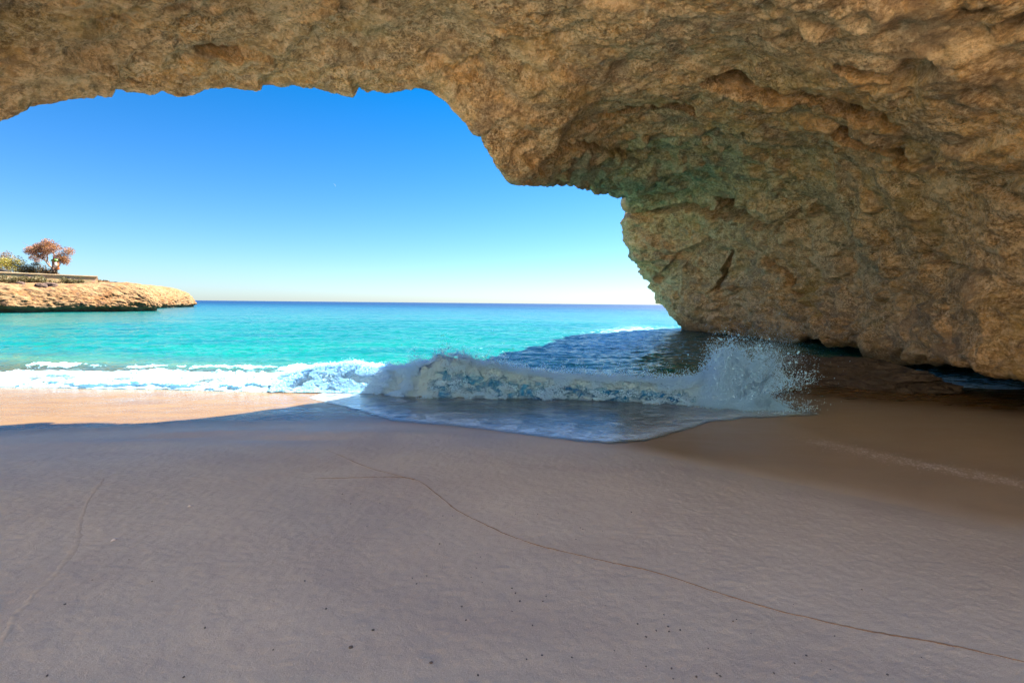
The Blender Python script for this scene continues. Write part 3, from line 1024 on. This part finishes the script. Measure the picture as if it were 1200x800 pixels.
M_BARK = mat_plain('bark', (0.16, 0.10, 0.065), 0.95, 0.4, 4.0)
M_BLOSSOM = mat_leaves('blossom_leaves', (0.24, 0.115, 0.03), (0.20, 0.095, 0.03), (0.28, 0.11, 0.09), 0.45)
M_OLIVE = mat_leaves('olive_leaves', (0.085, 0.08, 0.024), (0.12, 0.085, 0.03), (0.055, 0.055, 0.018))
M_YELLOW = mat_leaves('yellow_green_leaves', (0.19, 0.18, 0.012), (0.22, 0.16, 0.016), (0.09, 0.095, 0.01))
M_RUST = mat_leaves('rust_leaves', (0.17, 0.08, 0.024), (0.13, 0.075, 0.022), (0.09, 0.05, 0.018))
M_BROWN = mat_leaves('dry_leaves', (0.12, 0.078, 0.025), (0.10, 0.072, 0.02), (0.15, 0.08, 0.034))


def leaf_cloud(name, centres, radii, n_, size, mat, parent, squash=0.8):
    c = np.array(centres)
    idx = RNG.integers(0, len(c), n_)
    d = RNG.normal(size=(n_, 3))
    d /= np.linalg.norm(d, axis=1)[:, None]
    r = np.array(radii)[idx] * RNG.random(n_) ** 0.45
    pts = c[idx] + d * r[:, None] * np.array((1, 1, squash))
    keep_ = fbm(pts * 1.1 + len(name), 3) > -0.22
    pts = pts[keep_]
    n_ = len(pts)
    a_ = RNG.normal(size=(n_, 3))
    a_ /= np.linalg.norm(a_, axis=1)[:, None]
    b2 = np.cross(a_, RNG.normal(size=(n_, 3)))
    b2 /= np.linalg.norm(b2, axis=1)[:, None]
    s_ = size * RNG.uniform(0.6, 1.3, (n_, 1))
    v = np.stack([pts - a_ * s_, pts + b2 * s_ * 0.55, pts + a_ * s_, pts - b2 * s_ * 0.55], 1).reshape(-1, 3)
    f = np.arange(4 * n_).reshape(-1, 4)
    return mesh_np(name, v, f, mat, smooth=False, parent=parent)


def tube_mesh(paths, sides=8):
    vs, fs, base = [], [], 0
    for pts, rads in paths:
        pts = np.array(pts, dtype=float)
        tn = np.gradient(pts, axis=0)
        tn /= np.linalg.norm(tn, axis=1)[:, None]
        for i, (c, t_, r) in enumerate(zip(pts, tn, rads)):
            u_ = np.cross(t_, (0.3, 0.9, 0.1))
            u_ /= np.linalg.norm(u_)
            v_ = np.cross(t_, u_)
            for s_ in range(sides):
                an = 2 * math.pi * s_ / sides
                vs.append(c + r * (math.cos(an) * u_ + math.sin(an) * v_))
        m = len(pts)
        for i in range(m - 1):
            for s_ in range(sides):
                fs.append((base + i * sides + s_, base + i * sides + (s_ + 1) % sides,
                           base + (i + 1) * sides + (s_ + 1) % sides, base + (i + 1) * sides + s_))
        base += m * sides
    return np.array(vs), np.array(fs)


def limb_path(a_, b2, r0, r1, n_=7, wob=0.25):
    a_, b2 = np.array(a_, float), np.array(b2, float)
    t_ = np.linspace(0, 1, n_)
    pts = a_ + (b2 - a_) * t_[:, None]
    L = np.linalg.norm(b2 - a_)
    pts[1:-1] += RNG.normal(0, 0.05 * L * wob * 2, (n_ - 2, 3))
    return pts, np.linspace(r0, r1, n_)


# the pink flowering tree
tb = on_head(69, 92)
tree = empty('flowering_tree', tuple(tb))
tag(tree, 'leaning tree with sparse pink and russet crown standing on the headland terrace', 'tree')
trunk = [limb_path((0, 0, -0.4), (-0.5, 0, 1.5), 0.26, 0.20)]
tips = []
for (a_, b2) in (((-0.5, 0, 1.4), (-2.2, 0.3, 3.6)), ((-0.5, 0, 1.5), (0.3, -0.4, 4.2)), ((-0.4, 0, 1.2), (1.3, 0.3, 2.7)),
                 ((-1.6, 0.2, 2.8), (-3.6, -0.5, 4.3)), ((-1.6, 0.2, 2.8), (-1.7, 0.9, 5.6)), ((0.0, -0.2, 2.9), (-0.6, 0.6, 5.6)), ((-2.2, .3, 3.4), (-4.4, 0.6, 3.6)),
                 ((0.3, -0.3, 3.6), (1.4, 0.7, 4.3)), ((-0.6, 0, 1.6), (-2.6, -1.2, 4.6))):
    trunk.append(limb_path(a_, b2, 0.12, 0.03))
    tips.append(b2)
twigs = []
for b2 in tips:
    twigs.append([limb_path(b2, np.array(b2) + RNG.normal(0, 0.7, 3) + np.array((0, 0, 0.3)), 0.03, 0.01, 4) for _ in range(5)])
vs, fs = tube_mesh(trunk[:1], 10)
trunk_o = mesh_np('trunk', vs, fs, M_BARK, parent=tree)
for lp, tw_ in zip(trunk[1:], twigs):
    vs, fs = tube_mesh([lp] + tw_)
    mesh_np('limb', vs, fs, M_BARK, parent=trunk_o)
cc = [np.array(t_) + RNG.normal(0, 0.25, 3) for t_ in tips] + [(-2.6, 0, 5.2), (-1.0, 0, 5.9), (-3.2, 0.3, 5.0), (0.9, 0, 3.6), (-1.6, 0, 4.6), (1.6, 0.2, 3.2)]
leaf_cloud('crown', cc, [1.0] * len(cc), 13000, 0.085, M_BLOSSOM, tree)
tree.scale = (1.1, 1.1, 1.15)


def shrub(name, px, d, wd, ht, mat, label, cat='shrub', n_=2600, group=None, size=0.11, stems=True):
    b0 = on_head(px, d)
    r = empty(name, tuple(b0))
    tag(r, label, cat, group)
    m = 9
    cs, rs = [], []
    for i in range(m):
        rad = RNG.uniform(0.22, 0.36) * min(wd, ht * 1.6)
        cx = RNG.uniform(-0.5, 0.5) * (wd - rad)
        cz = max(0.1, RNG.uniform(0.25, 0.95) * (ht - rad * 0.6) * (1 - 0.5 * abs(cx / wd * 2) ** 2))
        cs.append((cx, RNG.uniform(-0.4, 0.4) * wd, cz))
        rs.append(rad)
    leaf_cloud('foliage', cs, rs, n_, size, mat, r)
    ps = [limb_path((RNG.uniform(-.15, .15), RNG.uniform(-.15, .15), -0.3), c, 0.05, 0.015, 5) for c in cs]
    vs_, fs_ = tube_mesh(ps, 5)
    mesh_np('stem', vs_, fs_, M_BARK, parent=r)
    return r


shrub('shrub', 4, 90, 4.6, 5.0, M_RUST, 'rust brown bushy shrub at the left end of the headland', n_=3500)
shrub('shrub', 21, 89, 4.6, 4.2, M_YELLOW, 'bright yellow green shrub behind the terrace wall', n_=3500)
shrub('shrub', 37, 90, 3.8, 3.6, M_OLIVE, 'olive brown shrub left of the flowering tree', n_=2500)
shrub('shrub', 50, 91, 3.4, 2.6, M_BROWN, 'low dry brown shrub under the pink crown', n_=2000)
shrub('shrub', 62, 91, 2.2, 1.7, M_BROWN, 'small dry shrub at the foot of the flowering tree trunk', n_=1200)
shrub('shrub', 104, 93, 2.8, 0.9, M_OLIVE, 'flat dark shrub at the right end of the terrace', n_=1600)
shrub('shrub', 120, 98, 2.4, 0.7, M_BROWN, 'low brown shrub on the slope right of the wall', n_=1200)
shrub('shrub', 20, 80.5, 4.4, 1.6, M_OLIVE, 'wide dark green shrub at the left below the terrace wall', n_=3000)
shrub('shrub', 46, 83, 2.8, 1.5, M_OLIVE, 'small round olive shrub in the middle below the terrace wall', n_=1800)
shrub('shrub', 86, 87, 4.4, 1.5, M_OLIVE, 'broad dark shrub at the right below the terrace wall', n_=3000)

# the painted column beside the tree
M_OR = mat_plain('orange_paint', (0.24, 0.07, 0.008), 0.5, 0.12, 3)
M_GR = mat_plain('green_paint', (0.04, 0.2, 0.008), 0.5, 0.1, 3)
M_BL = mat_plain('blue_paint', (0.03, 0.04, 0.2), 0.5, 0.1, 3)
M_WH = mat_plain('white_paint', (0.5, 0.5, 0.48), 0.5, 0.05, 3)
M_GY = mat_plain('grey_post', (0.10, 0.09, 0.07), 0.7, 0.15, 3)


def lathe(name, prof, mat, parent, seg=24):
    pr = np.array(prof, dtype=float)
    an = np.linspace(0, 2 * math.pi, seg + 1)
    v = np.stack([pr[:, 0][:, None] * np.cos(an), pr[:, 0][:, None] * np.sin(an), np.repeat(pr[:, 1][:, None], seg + 1, 1)], -1)
    return mesh_np(name, v.reshape(-1, 3), grid_faces(len(pr), seg + 1)[:, ::-1], mat, parent=parent)


kb = on_head(69.5, 93.2)
ki = empty('signal_column', tuple(kb))
tag(ki, 'orange drum on a grey post with bright green cap, blue knob and white side panel', 'sign post')
ki.scale = (0.85, 0.85, 1.0)
lathe('post', [(0.001, -0.2), (0.36, -0.2), (0.32, 0.3), (0.26, 1.5), (0.30, 1.6), (0.001, 1.6)], M_GY, ki)
drum = lathe('drum', [(0.001, 1.605), (0.55, 1.605), (0.66, 1.75), (0.60, 2.4), (0.62, 3.2), (0.5, 3.3), (0.001, 3.3)], M_OR, ki)
cap = lathe('cap', [(0.001, 3.305), (0.78, 3.305), (0.80, 3.45), (0.55, 3.72), (0.2, 3.82), (0.001, 3.82)], M_GR, ki)
lathe('knob', [(0.001, 3.825), (0.22, 3.825), (0.34, 4.0), (0.24, 4.2), (0.001, 4.26)], M_BL, cap)
an = np.linspace(math.radians(-75), math.radians(-25), 10)
pv = np.concatenate([np.stack([r_ * np.cos(an), r_ * np.sin(an), 0 * an + z_], 1) for r_, z_ in ((0.66, 1.9), (0.76, 1.9), (0.74, 3.1), (0.64, 3.1))])
mesh_np('side_panel', pv, grid_faces(4, 10), M_WH, parent=drum)

M_RED = mat_plain('reddish_stone', (0.055, 0.028, 0.018), 0.9, 0.35, 1.5, 0.05)
M_GREYST = mat_plain('dark_stone', (0.010, 0.010, 0.011), 0.9, 0.35, 1.5, 0.05)
b0 = on_head(7, 86.5)
tag(boulder('boulder', tuple(b0 + np.array((0, 0, 0.55))), (1.0, 0.7, 0.5), M_GREYST, 0.3, 31, 0.3),
    'dark grey boulder among the bushes at the far left', 'boulder')
for (px, d, sz3, lb) in ((51, 79.3, (0.75, 0.6, 0.5), 'reddish fallen block under the small round shrub'),
                         (61, 80.6, (0.95, 0.6, 0.5), 'larger reddish fallen block on the cliff edge below the broad shrub'),
                         (27, 77.6, (0.6, 0.5, 0.4), 'small reddish block on the cliff edge at the left')):
    b0 = on_head(px, d)
    tag(boulder('boulder', tuple(b0), sz3, M_RED, random.random() * 3, px, 0.35), lb, 'boulder')

# the day moon: a thin solid crescent far out over the sea
mc = P(391.8, 217.5, 9000)
n_ = 24
th = np.linspace(-math.pi / 2, math.pi / 2, n_)
R0 = 9000 * 0.0036
outer = np.stack([R0 * np.cos(th), 0 * th, R0 * np.sin(th)], 1)
inner = np.stack([R0 * 0.45 * np.cos(th), 0 * th, R0 * np.sin(th)], 1)
mid_ = (outer + inner) / 2
v = np.concatenate([outer, mid_ + np.array((0, -6, 0)), inner, mid_ + np.array((0, 6, 0)), outer])
bm_ = NT('moon_surface')
me_ = bm_.n('ShaderNodeMixShader', {0: 0.10, 1: bm_.n('ShaderNodeBsdfTransparent').outputs[0], 2: bm_.n('ShaderNodeBsdfDiffuse', {'Color': (0.8, 0.8, 0.8, 1)}).outputs[0]}).outputs[0]
moon = mesh_np('moon', v, grid_faces(5, n_), bm_.done(me_))
moon.location = tuple(mc)
moon.rotation_euler = (0, math.radians(-35), 0)
tag(moon, 'thin pale crescent of the day moon in the blue sky', 'moon')


# ------------------------------------------------------------------ small things on the sand
def ground(px, py):
    """point of the beach seen at a pixel"""
    z = 0.4
    for _ in range(25):
        q_ = G(px, py, z)
        z = 0.5 * z + 0.5 * float(sand_z(q_[0], q_[1]))
    q_ = G(px, py, z)
    return q_


def sand_exact():
    me = sand.data
    co = np.empty(len(me.vertices) * 3, dtype=np.float32)
    me.vertices.foreach_get('co', co)
    return co.reshape(len(sy), len(sx), 3)[:, :, 2]


SZ = sand_exact()


def zs(x, y):
    x = np.asarray(x)
    y = np.asarray(y)
    i = np.clip(np.searchsorted(sx, x) - 1, 0, len(sx) - 2)
    j = np.clip(np.searchsorted(sy, y) - 1, 0, len(sy) - 2)
    fx = (x - sx[i]) / (sx[i + 1] - sx[i])
    fy = (y - sy[j]) / (sy[j + 1] - sy[j])
    return (SZ[j, i] * (1 - fx) * (1 - fy) + SZ[j, i + 1] * fx * (1 - fy) + SZ[j + 1, i] * (1 - fx) * fy + SZ[j + 1, i + 1] * fx * fy)


def strand(name, pix, width, hgt, mat, label, fuzz=0.0):
    pts = np.array([ground(*q_)[:2] for q_ in pix])
    c = catmull(np.concatenate([pts, np.zeros((len(pts), 1))], 1), [60] * (len(pts) - 1))[:, :2]
    tn = np.gradient(c, axis=0)
    tn /= np.linalg.norm(tn, axis=1)[:, None]
    nn_ = np.stack([-tn[:, 1], tn[:, 0]], 1)
    m = len(c)
    s_ = np.linspace(0, 1, m)
    wob = fbm(np.stack([c[:, 0] * 9, c[:, 1] * 9, 0 * s_], 1), 3)
    wob2 = fbm(np.stack([c[:, 0] * 3.1, c[:, 1] * 3.1, 0 * s_ + 9], 1), 5, 0.7)
    w_ = width * np.clip(0.75 + 1.3 * wob2, 0.12, 1.8) * sstep(0, 0.06, s_) * sstep(1.0, 0.97, s_)
    c = c + nn_ * (fbm(np.stack([c[:, 0] * 5, c[:, 1] * 5, 0 * s_ + 4], 1), 4) * (0.006 + fuzz))[:, None]
    prof = [(-1, -0.002), (-0.45, 0.75), (0, 1.0), (0.4, 0.6), (1, -0.002)]
    V_ = []
    for o_, h_ in prof:
        xy = c + nn_ * (o_ * w_)[:, None]
        V_.append(np.concatenate([xy, (zs(xy[:, 0], xy[:, 1]) + (h_ * hgt if h_ > 0 else -0.002) * (0.6 + 0.6 * np.abs(wob)) * sstep(0, 0.1, s_))[:, None]], 1))
    ob = mesh_np(name, np.array(V_).reshape(-1, 3), grid_faces(5, m), mat)
    tag(ob, label, 'tide line')
    return ob


M_DEBRIS = mat_plain('tide_debris', (0.15, 0.095, 0.05), 0.95, 0.4, 40.0, 0.004)
strand('tide_line', [(372, 522), (425, 545), (462, 556), (490, 563), (512, 578), (536, 597), (575, 617), (620, 635), (700, 655), (760, 668), (800, 680), (850, 697), (905, 713), (1000, 735), (1100, 753), (1215, 779)],
       0.010, 0.006, M_DEBRIS, 'long thin brown tide line curving across the sand to the lower right')
strand('tide_line', [(368, 560), (400, 560), (440, 559), (470, 559), (486, 562)], 0.012, 0.005, M_DEBRIS, 'short faint tide line branching off the long one')
M_DEBRIS2 = mat_plain('faint_debris', (0.325, 0.285, 0.212), 0.95, 0.15, 40.0, 0.003)
strand('tide_line', [(-6, 765), (10, 735), (35, 700), (68, 668), (88, 640), (94, 612), (104, 585), (122, 560)], 0.034, 0.002, M_DEBRIS2,
       'faint crooked tide line rising from the lower left corner', 0.012)

# pebbles and shells
M_PEB = mat_plain('dark_pebble', (0.045, 0.038, 0.034), 0.6, 0.4, 60.0)
M_SHELL = mat_plain('bleached_shell', (0.42, 0.38, 0.33), 0.5, 0.3, 50.0)
prot = []
for i in range(6):
    ob = boulder('pebble', (0, 0, 0), (1, 0.72, 0.55), M_PEB, 0, 50 + i * 9, 0.35, (18, 12))
    prot.append(ob)
named = {(411, 757): ('largest black pebble near the lower edge of the sand', 1.5), (505, 776): ('black pebble at the lower edge right of the largest one', 1.25),
         (437, 738): ('dark pebble above and right of the largest black pebble', 1.15), (382, 713): ('lone dark pebble at the end of a scratch in the sand', 0.9),
         (357, 681): ('lone small pebble on the plain middle of the sand', 0.9)}
spots = [(411, 757), (505, 776), (437, 738), (382, 713), (357, 681), (401, 579), (423, 586), (411, 590), (445, 589), (403, 632), (430, 617), (444, 620), (515, 637), (519, 604), (530, 604),
         (559, 648), (563, 652), (558, 665), (500, 674), (483, 677), (488, 683), (600, 689), (604, 695), (552, 676), (565, 682), (609, 704), (636, 705), (624, 733), (670, 770), (709, 710), (747, 731),
         (769, 739), (783, 734), (784, 740), (797, 738), (757, 746), (778, 720), (859, 728), (863, 726), (930, 708), (787, 783), (789, 795), (816, 793), (840, 789), (844, 792), (907, 789), (931, 777), (945, 768),
         (963, 774), (973, 784), (978, 745), (757, 780), (617, 772), (635, 768), (680, 618), (683, 620), (706, 622), (675, 632), (630, 602), (604, 602), (654, 602), (633, 580), (572, 560), (575, 559), (151, 656), (178, 681), (76, 708), (108, 680),
         (640, 699), (600, 716), (541, 710), (546, 726), (720, 762), (830, 760), (880, 742), (1010, 690), (950, 660), (840, 640), (740, 600), (700, 575), (1080, 770), (1040, 790), (560, 790), (320, 760), (240, 735), (55, 792), (215, 792)]
for i, (px, py) in enumerate(spots):
    src = prot[i % 6]
    o = src if i < 6 else src.copy()
    if i >= 6:
        COL.objects.link(o)
    q_ = ground(px, py)
    lab, sc = named.get((px, py), ('tiny dark pebble scattered on the damp sand', random.uniform(0.55, 0.95)))
    s_ = 0.0074 * sc * (0.7 + 0.10 * q_[1])
    o.scale = (s_, s_, s_)
    o.location = (q_[0], q_[1], float(zs(q_[0], q_[1])) + 0.25 * s_)
    o.rotation_euler = (0, 0, random.uniform(0, 6.28))
    tag(o, lab, 'pebble', 'pebbles scattered on the sand')


def shell(px, py, s_, rz, label):
    U, V = np.meshgrid(np.linspace(-1, 1, 25), np.linspace(0, 1, 13))
    rib = 1 + 0.03 * np.cos(U * 30)
    x = np.sin(U * 1.15) * V * rib
    y = np.cos(U * 1.15) * V * rib - 0.5
    z = 0.42 * np.sin(np.pi * (0.12 + 0.85 * V)) * np.cos(U * 1.3) + 0.02
    top = np.stack([x, y, z], -1).reshape(-1, 3)
    bot = top - np.array((0, 0, 0.07))
    F_ = grid_faces(13, 25)
    q_ = ground(px, py)
    ob = mesh_np('shell', np.concatenate([top, bot]) * s_, np.concatenate([F_[:, ::-1], F_ + len(top)]), M_SHELL)
    ob.location = (q_[0], q_[1], float(zs(q_[0], q_[1])) + 0.1 * s_)
    ob.rotation_euler = (math.radians(14), 0, rz)
    tag(ob, label, 'shell', 'shells on the sand')


shell(134, 633, 0.026, 1.2, 'small pale shell, the nearer of two on the left of the sand')
shell(223, 593, 0.028, 0.7, 'small pale shell, the farther of two on the left of the sand')

# dried foam flecks left in a band on the wet sand at the right
def flecks(name, line, spread, n_, smin, smax, mat):
    L = np.array([ground(*q_)[:2] for q_ in line])
    t_ = RNG.random(n_) * (len(L) - 1)
    i = np.minimum(t_.astype(int), len(L) - 2)
    c = L[i] + (L[i + 1] - L[i]) * (t_ - i)[:, None]
    c = c + RNG.normal(0, 1, (n_, 2)) * np.array((spread, spread * 0.7))
    c = c[fbm(np.concatenate([c * 7, np.zeros((n_, 1))], 1), 4, 0.7) > RNG.uniform(-0.35, 0.2, n_)]
    n_ = len(c)
    s_ = RNG.uniform(smin, smax, n_)
    z_ = zs(c[:, 0], c[:, 1]) + 0.0015
    an_ = np.linspace(0, 2 * math.pi, 7)[:-1]
    ring = np.stack([np.cos(an_), np.sin(an_)], 1)
    rj = RNG.uniform(0.6, 1.4, (n_, 6, 1)) * s_[:, None, None]
    v_ = np.concatenate([c[:, None] + ring[None] * rj, np.repeat(z_[:, None, None], 6, 1)], 2)
    cen = np.concatenate([c, (z_ + s_ * 0.25)[:, None]], 1)[:, None]
    v_ = np.concatenate([v_, cen], 1).reshape(-1, 3)
    f_ = np.array([(k_, (k_ + 1) % 6, 6) for k_ in range(6)])
    f_ = (f_[None] + 7 * np.arange(n_)[:, None, None]).reshape(-1, 3)
    ob = mesh_np(name, v_, f_, mat)
    tag(ob, kind='stuff', label='band of pale dried foam flecks on the wet sand under the overhang', cat='foam')


M_FLECK = mat_plain('dried_foam', (0.42, 0.38, 0.34), 0.7, 0.2, 30)
flecks('foam_flecks', [(950, 516), (1000, 527), (1060, 541), (1120, 552), (1210, 570)], 0.17, 2300, 0.004, 0.012, M_FLECK)
